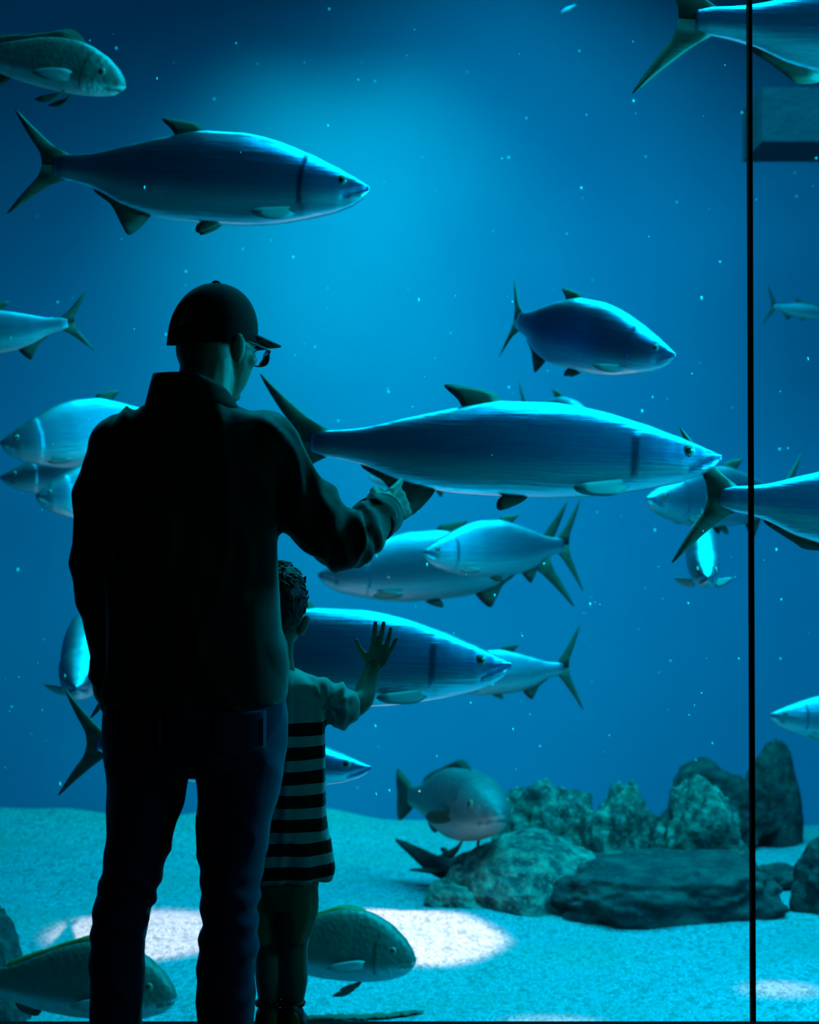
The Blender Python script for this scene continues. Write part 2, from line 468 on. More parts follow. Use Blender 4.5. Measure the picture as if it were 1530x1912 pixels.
TARPON = [(0, .004, .012, .004), (.02, .014, .040, .018), (.05, .030, .064, .030), (.10, .054, .088, .044), (.18, .088, .112, .058), (.30, .128, .138, .068),
          (.42, .150, .150, .072), (.55, .150, .150, .068), (.68, .120, .142, .056), (.80, .084, .112, .040), (.90, .052, .064, .026), (1.0, .038, .042, .014), (1.03, .030, .032, .006)]
DRUM = [(0, .008, .018, .010), (.02, .045, .045, .034), (.06, .095, .075, .052), (.14, .155, .100, .070), (.26, .205, .118, .084), (.40, .215, .122, .084),
        (.55, .185, .118, .070), (.70, .130, .100, .050), (.85, .075, .070, .028), (1.0, .055, .050, .014), (1.03, .045, .04, .006)]
GROUPER = [(0, .012, .02, .012), (.02, .06, .06, .045), (.08, .11, .105, .078), (.18, .17, .14, .105), (.30, .20, .17, .115), (.45, .205, .175, .11),
           (.60, .175, .15, .085), (.75, .12, .11, .055), (.88, .075, .07, .03), (1.0, .06, .055, .015), (1.03, .05, .045, .008)]

def fin(bm, outline, up, side, th, mi=1, sub=True, bend=None):
    """a tapering fin: outline = list of (x, z) in body units, first and last points at the root"""
    pts = [Vector(p) for p in outline]
    n = len(pts); cen = sum(pts, Vector((0,) * len(pts[0]))) / n
    A = [bm.verts.new((p[0], p[1], p[2])) for p in pts]
    # inner ring, thicker
    inner = [cen + (p - cen) * .55 for p in pts]
    Lr = [bm.verts.new(q + side * th) for q in inner]
    Rr = [bm.verts.new(q - side * th) for q in inner]
    for R in (Lr, Rr):
        for k in range(n):
            f = bm.faces.new((A[k], A[(k + 1) % n], R[(k + 1) % n], R[k])); f.material_index = mi
        f = bm.faces.new(R); f.material_index = mi

def smooth_outline(pts, k=5):
    """Catmull-Rom through outline points, open at root"""
    out = []; n = len(pts)
    for i in range(n - 1):
        p0 = pts[max(i - 1, 0)]; p1 = pts[i]; p2 = pts[i + 1]; p3 = pts[min(i + 2, n - 1)]
        for s in range(k):
            u = s / k
            out.append(tuple(.5 * ((2 * b) + (-a + c) * u + (2 * a - 5 * b + 4 * c - d) * u * u + (-a + 3 * b - 3 * c + d) * u ** 3) for a, b, c, d in zip(p0, p1, p2, p3)))
    out.append(pts[-1]); return out

def make_fish(kind, name, label, nose, tail, group=None, hf=1.0, wf=1.0, bend=0.0, roll=0.0, category='fish', fins=1.0, spread=0.0, mats=None, tail_k=1.0, jaw=0.0, L=None, seed=1, tail_vis=(1, 1), dz=1.0):
    tab = {'tarpon': TARPON, 'drum': DRUM, 'grouper': GROUPER}[kind]
    nose = Vector(nose); tail = Vector(tail); ax = (nose - tail); Lr = ax.length; ax.normalize()
    up = Vector((0, 0, 1)); up = (up - ax * up.dot(ax))
    if up.length < .3:
        up = Vector((0, -1, .3)); up = up - ax * up.dot(ax)
    up.normalize(); lat = up.cross(ax).normalized()
    if roll:
        q = Quaternion(ax, roll); up = q @ up; lat = q @ lat
    bm = bmesh.new(); NR, NS = 44, 110
    lay = bm.loops.layers.color.new('shade')
    rings = []
    def yc(s):
        return bend * max(0, s - .35) ** 2
    for i in range(NS + 1):
        s = 1.03 * (i / NS) ** 1.25 if i < NS else 1.03
        tp, bt, hw = lerp_tab(tab, s); tp *= hf; bt *= hf; hw *= wf
        ring = []
        for k in range(NR):
            th = 2 * PI * k / NR; cs, sn = math.cos(th), math.sin(th)
            y = hw * math.copysign(abs(cs) ** .72, cs); z = (tp if sn > 0 else bt) * math.copysign(abs(sn) ** 1.0, sn)
            # gill cover: a raised plate ending at s = .21
            g = 1.0
            e = .215 - .25 * (z + .01) ** 2 * 4
            if s < e: g += .10 * min(1, max(0, (s - .06) / .08))
            # mouth: a groove running back and down from the snout
            if kind == 'tarpon':
                mz = -.005 + .0 * s - .55 * s + .0
                if s < .085: g -= .45 * math.exp(-((z - mz * .8) / .009) ** 2) * (1 - s / .1)
            else:
                mz = -.030 - .15 * s
                if s < .075: g -= .40 * math.exp(-((z - mz) / .010) ** 2) * (1 - s / .09)
            ring.append(bm.verts.new((-s, y * g + yc(s), z)))
        rings.append(ring)
    bcol = {}
    for i in range(NS):
        for k in range(NR):
            bm.faces.new((rings[i][k], rings[i][(k + 1) % NR], rings[i + 1][(k + 1) % NR], rings[i + 1][k]))
    bm.faces.new(rings[0]); bm.faces.new(list(reversed(rings[-1])))
    def topz(s): return lerp_tab(tab, s)[0] * hf
    def botz(s): return -lerp_tab(tab, s)[1] * hf
    def F3(pts, th=.006, side=Vector((0, 1, 0)), mi=1):
        fin(bm, [(x, yy + yc(-x), z) for (x, yy, z) in pts], None, side, th, mi)
    T = tail_k
    if kind == 'tarpon':
        for sgn, on in ((1, tail_vis[0]), (-1, tail_vis[1])):
            if not on: continue
            lobe = [(-.96, 0, .0), (-.975, 0, sgn * .035 * hf), (-1.03, 0, sgn * .07 * T), (-1.10, 0, sgn * .135 * T), (-1.165, 0, sgn * .20 * T), (-1.155, 0, sgn * .17 * T), (-1.115, 0, sgn * .10 * T), (-1.08, 0, sgn * .045 * T), (-1.07, 0, 0)]
            F3(smooth_outline(lobe, 4), .006)
        F3(smooth_outline([(-.545, 0, topz(.545) - .02), (-.56, 0, topz(.56) + .015), (-.605, 0, topz(.6) + .036 * fins), (-.695, 0, topz(.66) + .056 * fins), (-.66, 0, topz(.655) + .018), (-.64, 0, topz(.64) - .02)], 4), .005)
        F3(smooth_outline([(-.70, 0, botz(.70) + .03), (-.715, 0, botz(.715) - .015), (-.77, 0, botz(.74) - .075 * fins), (-.80, 0, botz(.78) - .055 * fins), (-.84, 0, botz(.84) - .018), (-.895, 0, botz(.89) - .006), (-.90, 0, botz(.9) + .02)], 4), .005)
        for sg in (1, -1):
            w_ = lerp_tab(tab, .24)[2] * wf
            z0 = botz(.24) * .72
            e = spread
            F3(smooth_outline([(-.215, sg * w_ * .62, z0 + .012), (-.25, sg * (w_ * .85 + .03 * e), z0 + .006), (-.36 + .08 * e, sg * (w_ * .85 + .02 + .16 * e), z0 - .012 + .01 * e), (-.34 + .06 * e, sg * (w_ * .8 + .01 + .12 * e), z0 - .035), (-.26, sg * (w_ * .75 + .02 * e), z0 - .034), (-.225, sg * w_ * .6, z0 - .012)], 3), .003, Vector((0, .5, .8)), 2)
            F3(smooth_outline([(-.47, sg * .016, botz(.47) + .01), (-.49, sg * .02, botz(.49) - .012), (-.545, sg * .024, botz(.52) - .035), (-.55, sg * .02, botz(.53) - .008), (-.52, sg * .016, botz(.52) + .012)], 3), .004)
    else:
        tl = [(-.96, 0, 0), (-.98, 0, .055), (-1.08, 0, .10 * T), (-1.17, 0, .125 * T), (-1.19, 0, .06 * T), (-1.18, 0, 0), (-1.19, 0, -.06 * T), (-1.17, 0, -.125 * T), (-1.08, 0, -.10 * T), (-.98, 0, -.05), (-.96, 0, -.01)]
        F3(smooth_outline(tl, 3), .008)
        dor = [(-.27, 0, topz(.27) - .03), (-.29, 0, topz(.29) + .01)]
        for k in range(1, 6): dor.append((-.29 - .07 * k, 0, topz(.29 + .07 * k) + (.062 if k < 3 else .045) * fins * (1 - .06 * k)))
        dor += [(-.70, 0, topz(.70) + .045 * fins), (-.80, 0, topz(.8) + .05 * fins), (-.85, 0, topz(.85) + .015), (-.86, 0, topz(.86) - .03), (-.5, 0, topz(.5) - .05)]
        F3(smooth_outline(dor, 3), .007, mi=2)
        F3(smooth_outline([(-.66, 0, botz(.66) + .03), (-.69, 0, botz(.69) - .03), (-.75, 0, botz(.75) - .08 * fins), (-.80, 0, botz(.8) - .05 * fins), (-.82, 0, botz(.82) + .02)], 3), .006)
        for sg in (1, -1):
            w_ = lerp_tab(tab, .27)[2] * wf; z0 = -.03 * hf
            F3(smooth_outline([(-.255, sg * w_ * .9, z0 + .02), (-.30, sg * (w_ + .02), z0 + .035), (-.42, sg * (w_ + .035), z0 + .012), (-.48, sg * (w_ + .03), z0 - .022), (-.40, sg * (w_ + .025), z0 - .04), (-.30, sg * (w_ + .012), z0 - .03), (-.26, sg * w_ * .9, z0 - .01)], 3), .004, Vector((0, 1, 0)), 3)
            F3(smooth_outline([(-.30, sg * .035, botz(.3) + .02), (-.33, sg * .05, botz(.33) - .01), (-.42, sg * .065, botz(.4) - .045), (-.46, sg * .065, botz(.42) - .075), (-.40, sg * .055, botz(.4) - .075), (-.34, sg * .05, botz(.34) - .04), (-.31, sg * .035, botz(.31) + .01)], 3), .005, Vector((0, 1, 0)), 1)
    # pigment: dark back, pale flank; on tarpon, reflected light and shade painted as bands
    for f in bm.faces:
        for lp in f.loops:
            co = lp.vert.co; s = -co.x
            tp = max(1e-3, topz(min(1, max(0, s)))); bt = max(1e-3, -botz(min(1, max(0, s))))
            zr = co.z / tp if co.z > 0 else co.z / bt
            if kind == 'tarpon': u = max(0, min(1, .5 * (zr - .5) / .25)) if zr > .5 else max(0, min(1, (.02 - zr) / .55))  # pale top and dark upper flank imitate overhead light and dark reflection
            else: u = max(0, min(1, (-.05 - zr) / .45))
            ge = .215 - (co.z + .01) ** 2
            if abs(s - ge - .004) < .005 and abs(zr) < .6: u *= .45
            mzz = -.0044 * 1 - .44 * s if kind == 'tarpon' else -.030 - .15 * s
            if s < .08 and abs(co.z - mzz) < .007: u *= .1
            if kind == 'tarpon' and s < .13 and co.z < mzz - .008: u = 1
            lp[lay] = (u, u, u, 1)
    me_mats = mats or {'tarpon': [M_tarpon, M_fin, M_fin_pale], 'drum': [M_drum, M_fin, M_fin_olive, M_fin_pale], 'grouper': [M_grouper, M_fin, M_fin, M_fin]}[kind]
    bmesh.ops.scale(bm, vec=(Lr, Lr, Lr), verts=bm.verts)
    bmesh.ops.translate(bm, vec=(Lr * .5, 0, 0), verts=bm.verts)
    o = bm_obj(name, bm, me_mats, label=label, category=category)
    if group: o['group'] = group
    R = Matrix((ax, lat, up)).transposed().to_4x4()
    o.matrix_world = Matrix.Translation((nose + tail) / 2) @ R
    # eyes
    es = .085 if kind == 'tarpon' else .115
    ez = (.012 if kind == 'tarpon' else .045) * hf; er = (.0165 if kind == 'tarpon' else .023)
    tp, bt, hw = lerp_tab(tab, es); tp *= hf; hw *= wf
    wy = hw * max(.1, 1 - (ez / tp) ** 2) ** .36 * 1.07
    for sg in (1, -1):
        b2 = bmesh.new(); ellipsoid(b2, (Lr * (.5 - es), sg * wy * .93 * Lr, ez * Lr), er * Lr, er * .45 * Lr, er * Lr)
        e = bm_obj('eye', b2, M_eye, o)
        b3 = bmesh.new(); ellipsoid(b3, (Lr * (.5 - es), sg * (wy * .93 + er * .28) * Lr, ez * Lr), er * .55 * Lr, er * .25 * Lr, er * .55 * Lr)
        bm_obj('pupil', b3, M_pupil, e)
    return o

G1_ = 'big tarpon swimming right near the glass'
G2_ = 'tarpon drifting left in the far haze'
G3_ = 'tarpon in the cluster behind the man\'s left shoulder'
def tarpon(label, n, t, group=None, **k):
    if n[2] > 5.6: k.setdefault('mats', [M_tarpon_hazed, M_fin, M_fin_pale])  # far fish get the skin with haze put into its colour
    return make_fish('tarpon', 'tarpon', label, P(*n), P(*t), group, **k)

tarpon('dark-sided tarpon above the man, swimming right with a bright streak along its head', (690, 350, 4.9), (128, 316, 5.0), G1_, hf=1.0, bend=-.12, tail_k=.85)
tarpon('small pale cyan tarpon swimming right alone in the upper right, tail curled away', (1262, 662, 5.7), (922, 592, 6.1), mats=[M_tarpon, M_fin, M_fin_pale], hf=1.12, bend=.55, tail_k=1.0)
tarpon('longest tarpon, swimming right at the height of the man\'s shoulder', (1348, 852, 4.9), (600, 826, 4.98), G1_, hf=.80, bend=.06, tail_k=.85)
tarpon('big tarpon passing behind the boy\'s raised hand', (955, 1240, 5.0), (285, 1212, 5.05), G1_, hf=.90)
tarpon('tarpon low behind the boy\'s striped shirt, its bright snout pointing right', (693, 1432, 5.15), (196, 1392, 5.25), G1_, hf=.72)
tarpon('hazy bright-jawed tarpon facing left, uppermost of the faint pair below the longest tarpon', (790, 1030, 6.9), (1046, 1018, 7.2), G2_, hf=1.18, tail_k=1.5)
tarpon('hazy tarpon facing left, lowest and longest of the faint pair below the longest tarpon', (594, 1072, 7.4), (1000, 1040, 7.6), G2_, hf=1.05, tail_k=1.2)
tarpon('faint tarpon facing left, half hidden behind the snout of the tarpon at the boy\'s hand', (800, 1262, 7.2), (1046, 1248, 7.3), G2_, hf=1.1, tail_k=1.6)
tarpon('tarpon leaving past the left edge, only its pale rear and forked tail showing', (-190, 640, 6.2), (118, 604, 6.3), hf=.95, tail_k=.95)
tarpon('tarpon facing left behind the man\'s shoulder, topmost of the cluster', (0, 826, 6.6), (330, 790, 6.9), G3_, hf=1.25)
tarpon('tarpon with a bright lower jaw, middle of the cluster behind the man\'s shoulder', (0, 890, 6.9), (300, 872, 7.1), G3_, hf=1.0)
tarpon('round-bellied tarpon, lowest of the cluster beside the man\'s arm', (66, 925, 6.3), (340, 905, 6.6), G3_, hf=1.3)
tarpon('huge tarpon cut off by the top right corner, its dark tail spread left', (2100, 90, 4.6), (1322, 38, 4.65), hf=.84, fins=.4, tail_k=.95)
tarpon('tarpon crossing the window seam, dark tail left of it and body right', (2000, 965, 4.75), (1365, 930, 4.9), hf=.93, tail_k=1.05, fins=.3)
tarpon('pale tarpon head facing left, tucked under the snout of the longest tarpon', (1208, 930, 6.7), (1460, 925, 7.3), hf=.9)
tarpon('narrow tarpon coming head-on with side fins spread, under the dark tail', (1322, 1078, 5.5), (1300, 985, 6.25), spread=.3, mats=[M_tarpon_hazed, M_fin, M_fin_pale], hf=.75, wf=.95, bend=.1)
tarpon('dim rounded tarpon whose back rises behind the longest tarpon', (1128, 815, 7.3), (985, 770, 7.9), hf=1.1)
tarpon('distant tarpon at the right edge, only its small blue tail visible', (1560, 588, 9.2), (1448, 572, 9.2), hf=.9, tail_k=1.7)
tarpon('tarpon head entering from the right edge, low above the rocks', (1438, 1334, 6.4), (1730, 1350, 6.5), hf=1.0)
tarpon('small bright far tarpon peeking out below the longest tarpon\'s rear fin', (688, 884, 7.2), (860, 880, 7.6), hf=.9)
tarpon('pale tarpon facing the viewer beside the man\'s hidden hand', (142, 1284, 5.6), (178, 1150, 6.4), spread=.4, mats=[M_tarpon_hazed, M_fin, M_fin_pale], hf=.9, wf=1.25)
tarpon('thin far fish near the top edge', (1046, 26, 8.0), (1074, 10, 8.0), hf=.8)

make_fish('drum', 'striped_snapper', 'olive snapper-like fish with a humped back in the top left corner', P(234, 160, 5.6), P(-70, 95, 5.8), hf=.80, fins=.8, mats=[M_snap, M_fin, M_fin, M_fin_pale])
make_fish('drum', 'drum_fish', 'blunt-headed olive fish hovering over the bright sand beside the boy\'s legs', P(777, 1792, 5.5), P(458, 1768, 5.65), 'blunt-headed fish near the sand', hf=1.18, fins=.4)
make_fish('drum', 'drum_fish', 'blunt-headed olive fish in the bottom left, passing behind the man\'s leg', P(330, 1860, 5.25), P(-40, 1832, 5.4), 'blunt-headed fish near the sand', hf=1.08, fins=.5)
make_fish('grouper', 'grouper', 'stout grey grouper with a downturned mouth left of the reef rocks', P(934, 1520, 7.1), P(768, 1488, 7.95), hf=.84, wf=1.0, fins=.6)

# resting nurse shark behind the domed rock
bm = bmesh.new()
pts = [P(738, 1566, 7.9), P(775, 1590, 7.8), P(820, 1618, 7.7), P(880, 1634, 7.65), P(950, 1640, 7.65), P(1010, 1640, 7.7)]
tube(bm, pts, [.012, .035, .06, .08, .09, .05], up=Vector((0, 0, 1)), flat=.7)
tube(bm, [P(900, 1640, 7.65), P(850, 1632, 7.55), P(800, 1626, 7.5), P(768, 1624, 7.48)], [.04, .045, .035, .02], up=Vector((0, 0, 1)), flat=.3)
tube(bm, [P(845, 1625, 7.7), P(838, 1600, 7.7), P(822, 1580, 7.72)], [.04, .03, .012], flat=.4)
me = remesh(bm, .012, 4)
link('nurse_shark', me, M_rock_dark, label='dark bottom-dwelling fish resting on the sand, its tail showing left of the domed rock', category='fish')

# dark strip laid on the sand in place of the fish's cast shadow
bm = bmesh.new(); pts = []; rad = []
for i in range(22):
    u = i / 21; px = 566 + 224 * u; py = 1893 - 20 * math.sin(u * 1.9) + 4 * math.sin(i * 1.7)
    d = 5.62 + .1 * u; q = P(px, py, d); q.z = sand_h(q.x, d) + .008; pts.append(q); rad.append(.024 * (1 - abs(2 * u - .8) ** 2 * .45) * (.8 + .3 * random.random()) if i < 21 else .004)
tube(bm, pts, rad, 10, up=Vector((0, 0, 1)), flat=.35)
for v in bm.verts: v.co += Vector((noise.noise(v.co * 60), noise.noise(v.co * 55 + Vector((3, 0, 0))), .3 * noise.noise(v.co * 50))) * .014
M_fish_shadow = mat('shadow_dark', (.02, .05, .03), .8)  # dark colour painted for shade under the fish
bm_obj('fish_shadow', bm, M_fish_shadow, label='dark ragged strip on the sand standing in for the shadow of the blunt-headed fish', category='fish_shadow')

# suspended specks
bm = bmesh.new()
for i in range(260):
    d = random.uniform(4.2, 8.5); q = P(random.uniform(0, 1530), random.uniform(0, 1500) if random.random() < .8 else random.uniform(1000, 1500), d)
    r = random.choice((.0010, .0013, .0017, .0028)) * d / 5
    ret = bmesh.ops.create_icosphere(bm, subdivisions=1, radius=r)
    k = random.uniform(.6, 2.2)
    for v in ret['verts']: v.co = Vector((v.co.x, v.co.y, v.co.z * k)) + q
M_speck = mat('plankton', (.8, .95, .95), .7)
bm_obj('floating_particles', bm, M_speck, kind='stuff', label='pale specks drifting in the tank water', category='particles')

# ---------------------------------------------------------------- the man
DM = 3.5; SM = F / DM
man = empty('person', P(365, 1912, DM).xyz * 1.0, label='man in black jacket, jeans and backwards-lit dark cap, pointing at the glass', category='person')
man['label'] = 'person in a black jacket, jeans and dark cap, pointing at the glass'
man.location = (P(330, 0, DM).x, DM, 0)
def m(px, py, d=DM): return P(px, py, d)

# head frame: turned right, bowed a little
yaw = math.radians(40); pit = math.radians(6)
fw = Vector((math.sin(yaw) * math.cos(pit), math.cos(yaw) * math.cos(pit), -math.sin(pit)))
rt = Vector((math.cos(yaw), -math.sin(yaw), 0)); uh = rt.cross(fw).normalized()
HM = Matrix((rt, fw, uh)).transposed()
HC = m(399, 622, 3.53)
def h(x, y, z): return HC + HM @ Vector((x, y, z))

bm = bmesh.new()
ellipsoid(bm, h(0, .002, .006), .067, .080, .076, HM)             # skull
ellipsoid(bm, h(0, -.022, -.035), .058, .052, .055, HM)
loft(bm, [(h(0, .030, -.02), rt * .062, fw * .058, 1), (h(0, .036, -.06), rt * .056, fw * .054, 1), (h(0, .036, -.095), rt * .044, fw * .044, 1), (h(0, .036, -.122), rt * .026, fw * .028, 1)], 20)   # jaw
ellipsoid(bm, h(0, .083, -.040), .010, .020, .017, HM)             # nose
ellipsoid(bm, h(0, .075, -.025), .008, .014, .026, HM)
ellipsoid(bm, h(0, .077, -.078), .022, .010, .006, HM); ellipsoid(bm, h(0, .072, -.090), .018, .010, .006, HM)   # lips
ellipsoid(bm, h(0, .064, -.114), .018, .014, .012, HM)             # chin
for s in (1, -1):
    ellipsoid(bm, h(s * .030, .070, -.008), .022, .012, .008, HM)  # brow
    ellipsoid(bm, h(s * .042, .056, -.045), .018, .020, .016, HM)  # cheek
    ellipsoid(bm, h(s * .076, -.006, -.034), .008, .017, .031, HM @ Matrix.Rotation(-s * .35, 3, 'Z'))  # ear
# neck
tube(bm, [h(0, -.015, -.03), (h(0, -.015, -.09) + m(388, 700, 3.51)) / 2, m(368, 760, 3.49)], [.050, .053, .066])
# trunk and limbs under the clothes
loft(bm, [(m(360, 760), (.07, 0, 0), (0, .05, 0), 1), (m(360, 800), (.15, 0, 0), (0, .07, 0), 1), (m(358, 950), (.14, 0, 0), (0, .085, 0), 1), (m(360, 1150), (.125, 0, 0), (0, .08, 0), 1), (m(362, 1300), (.14, 0, 0), (0, .09, 0), 1), (m(362, 1400), (.14, 0, 0), (0, .09, 0), 1)], 24)
tube(bm, [m(225, 830), m(180, 1060, 3.52), m(193, 1220, 3.57), m(197, 1262, 3.58)], [.045, .038, .027, .026])
tube(bm, [m(262, 1400), m(250, 1600), m(225, 1800)], [.07, .05, .038]); tube(bm, [m(458, 1400), m(438, 1600), m(422, 1800)], [.07, .05, .038])
tube(bm, [m(225, 1780), m(220, 2100), m(220, 2230)], [.038, .035, .03]); tube(bm, [m(422, 1780), m(424, 2100), m(424, 2230)], [.038, .035, .03])
# left hand hanging at the pocket
hc = m(192, 1278, 3.59)
ellipsoid(bm, hc, .020, .036, .040)
for k in range(4):
    q = hc + Vector((.004, -.024 + .016 * k, -.03)); ln = (.036, .042, .040, .032)[k]
    tube(bm, [q, q + Vector((.006, .002, -ln * .6)), q + Vector((.016, .006, -ln * 1.1))], [.0088, .0082, .007], 10)
tube(bm, [hc + Vector((-.006, .02, .02)), hc + Vector((-.012, .045, -.006)), hc + Vector((-.006, .055, -.03))], [.011, .0095, .008], 10)
# right arm
tube(bm, [m(500, 835), m(640, 1005, 3.50), m(706, 962, 3.66), m(718, 955, 3.70)], [.045, .038, .030, .029])
# right hand: loosely closed, index finger pointing into the tank
wr = m(716, 955, 3.69); kn = m(735, 938, 3.76)
hd = (kn - wr).normalized(); hs = Vector((0.30, -.1, -.95)).normalized(); hs = (hs - hd * hs.dot(hd)).normalized(); hb = hd.cross(hs).normalized()
Mh = Matrix((hs, hd, hb)).transposed()
pc = (wr + kn) / 2 + hs * .006
ellipsoid(bm, pc, .038, .050, .018, Mh)
if hb.x < 0: hb = -hb
def hp(a, b, c_): return pc + hs * a + hd * b + hb * c_
# index, straight
tube(bm, [hp(-.028, .032, .004), hp(-.031, .062, .010), hp(-.033, .082, .011), hp(-.035, .100, .010)], [.0105, .0092, .0085, .0072], 12)
for k, (a, ln) in enumerate(((-.010, 1.0), (.009, .95), (.027, .8))):
    tube(bm, [hp(a, .034, .006), hp(a, .034 + .034 * ln, .014), hp(a, .030 + .040 * ln, -.012), hp(a, .020 + .022 * ln, -.026), hp(a, .008, -.022)], [.0105, .0098, .0092, .0085, .0075], 12)
tube(bm, [hp(-.030, -.020, -.010), hp(-.044, .008, -.018), hp(-.040, .034, -.020), hp(-.030, .052, -.020)], [.013, .011, .0095, .008], 12)
me = remesh(bm, .0045, 3)
body = link('body', me, M_skin); adopt(body, man)

# cap
bm = bmesh.new()
NU, NV = 48, 20
cv = {}
def cap_pt(u, v_, k=1.0):
    th = 2 * PI * u / NU; ph = (PI / 2) * v_ / NV
    e = .93
    x = .0765 * math.sin(th) * math.cos(ph) ** e; y = .092 * math.cos(th) * math.cos(ph) ** e - .001; z = .100 * math.sin(ph)
    return h(x * k, y * k, -.004 + z * k + .016 * math.cos(th) * (1 - v_ / NV))
for u in range(NU):
    for v_ in range(NV): cv[u, v_] = bm.verts.new(cap_pt(u, v_))
top = bm.verts.new(cap_pt(0, NV))
for u in range(NU):
    th = 2 * PI * (u + .5) / NU; back = abs(th - PI)
    for v_ in range(NV - 1):
        # arched opening above the strap at the back
        if 2 <= v_ < 7 and back < .62 * math.sqrt(max(0, 1 - ((v_ - 2) / 5.2) ** 2)): continue
        bm.faces.new((cv[u, v_], cv[(u + 1) % NU, v_], cv[(u + 1) % NU, v_ + 1], cv[u, v_ + 1]))
    bm.faces.new((cv[u, NV - 1], cv[(u + 1) % NU, NV - 1], top))
low = []
for u in range(NU):
    th = 2 * PI * u / NU
    low.append(bm.verts.new(h(.0772 * math.sin(th), .0927 * math.cos(th) - .001, -.018 - .004 * (1 - math.cos(th)) / 2 + .016 * math.cos(th))))
for u in range(NU): bm.faces.new((low[u], low[(u + 1) % NU], cv[(u + 1) % NU, 0], cv[u, 0]))
cap = bm_obj('cap', bm, M_cap, label='dark baseball cap'); del cap['label']
sd = cap.modifiers.new('s', 'SOLIDIFY'); sd.thickness = .0035; sd.offset = 0
adopt(cap, man)
bm = bmesh.new(); tv, bv = [], []
for i in range(21):
    a = (i / 20 - .5) * 2.2; row = []
    for j in range(9):
        u = j / 8
        x = .0765 * math.sin(a) * (1 - .04 * u); y0 = .091 * math.cos(a) - .001
        y = y0 + u * (.076 * math.cos(a * .72) ** .6)
        z = .014 - .012 * u - .030 * (math.sin(a) ** 2) * (1 - .35 * u) * .55
        row.append((x, y, z))
    tv.append([bm.verts.new(h(*r_)) for r_ in row]); bv.append([bm.verts.new(h(r_[0], r_[1], r_[2] - .003)) for r_ in row])
for i in range(20):
    for j in range(8):
        bm.faces.new((tv[i][j], tv[i + 1][j], tv[i + 1][j + 1], tv[i][j + 1])); bm.faces.new((bv[i][j + 1], bv[i + 1][j + 1], bv[i + 1][j], bv[i][j]))
    bm.faces.new((tv[i][8], tv[i + 1][8], bv[i + 1][8], bv[i][8])); bm.faces.new((tv[i][0], bv[i][0], bv[i + 1][0], tv[i + 1][0]))
for i in (0, 20):
    for j in range(8): bm.faces.new((tv[i][j], tv[i][j + 1], bv[i][j + 1], bv[i][j]))
brim = bm_obj('brim', bm, M_cap, cap)
bm = bmesh.new(); ellipsoid(bm, h(0, -.003, .097), .009, .009, .006, HM); bm_obj('button', bm, M_cap, cap)

# glasses
bm = bmesh.new()
for s in (1, -1):
    ring = []
    for k in range(17):
        th = 2 * PI * k / 16; cs, sn = math.cos(th), math.sin(th)
        ring.append(h(s * .033 + .024 * math.copysign(abs(cs) ** .7, cs), .103 - .004 * abs(cs), -.033 + .017 * math.copysign(abs(sn) ** .7, sn)))
    tube(bm, ring, [.0014] * 17, 8, caps=False)
    tube(bm, [h(s * .057, .100, -.024), h(s * .068, .085, -.022), h(s * .074, .03, -.018), h(s * .075, -.005, -.018), h(s * .073, -.02, -.03)], [.0018] * 5, 8)
tube(bm, [h(-.010, .102, -.026), h(0, .105, -.022), h(.010, .102, -.026)], [.0016] * 3, 8)
gl_ = bm_obj('glasses', bm, M_rim); adopt(gl_, man)
for s in (1, -1):
    bm = bmesh.new()
    loft(bm, [(h(s * .033, .1025, -.033), rt * .023, uh * .016, .7), (h(s * .033, .101, -.033), rt * .023, uh * .016, .7)], 24)
    ln_ = bm_obj('lens', bm, M_glass, gl_)
    ln_.matrix_parent_inverse = Matrix.Identity(4)

# jacket
bm = bmesh.new()
def trow(px0, px1, py, dep, d=DM, e=.85):
    return (m((px0 + px1) / 2, py, d), Vector(((px1 - px0) / 2 / SM, 0, 0)), Vector((0, dep, 0)), e)
loft(bm, [trow(300, 420, 742, .06), trow(262, 452, 758, .075), trow(225, 500, 782, .09), trow(196, 528, 812, .105), trow(185, 538, 860, .118), trow(186, 530, 930, .125), trow(188, 522, 1000, .128),
          trow(192, 524, 1080, .125), trow(196, 530, 1160, .122), trow(198, 535, 1240, .126), trow(196, 538, 1296, .130), trow(200, 535, 1312, .128)], 40)
# left sleeve
tube(bm, [m(228, 835, 3.5), m(196, 940, 3.5), m(181, 1075, 3.51), m(190, 1170, 3.54), m(203, 1235, 3.57), m(200, 1262, 3.58)], [.070, .056, .043, .037, .034, .030], 20)
ellipsoid(bm, m(225, 838), .068, .085, .07)
# right sleeve
ellipsoid(bm, m(496, 838), .066, .085, .066)
tube(bm, [m(500, 845, 3.5), m(545, 915, 3.5), m(605, 985, 3.5), m(650, 1007, 3.52), m(682, 988, 3.58), m(700, 970, 3.64)], [.072, .064, .060, .057, .052, .047], 24)
ridge = [(m(450, 860), m(560, 1010)),]
def wr_disp(co, n_):
    px = co.x; z = co.z
    f = 0
    a = noise.noise(Vector((co.x * 9 + co.z * 4, co.y * 5, co.z * 5 - co.x * 3)))
    f += .008 * (1 - abs(a) * 4.5) if abs(a) < .22 else 0
    f += .004 * noise.noise(Vector((co.x * 6, co.y * 6, co.z * 6)))
    # folds round the elbow and forearm
    el = m(650, 1005, 3.52); d_ = (co - el).length
    if d_ < .20 and co.x > el.x - .12:
        ax_ = Vector((.75, .45, .35)).normalized(); tt = (co - el).dot(ax_)
        f += .0075 * math.sin(tt * 120 + 3 * noise.noise(co * 14)) * max(0, 1 - d_ / .20)
    # sagging side and hem folds
    b_ = noise.noise(Vector((co.x * 11, co.y * 4, co.z * 2.2 + 5)))
    f += .007 * max(0, .2 - abs(b_)) * 5
    return f - .003
me = remesh(bm, .0065, 5, wr_disp)
jacket = link('jacket', me, M_jacket); adopt(jacket, man)
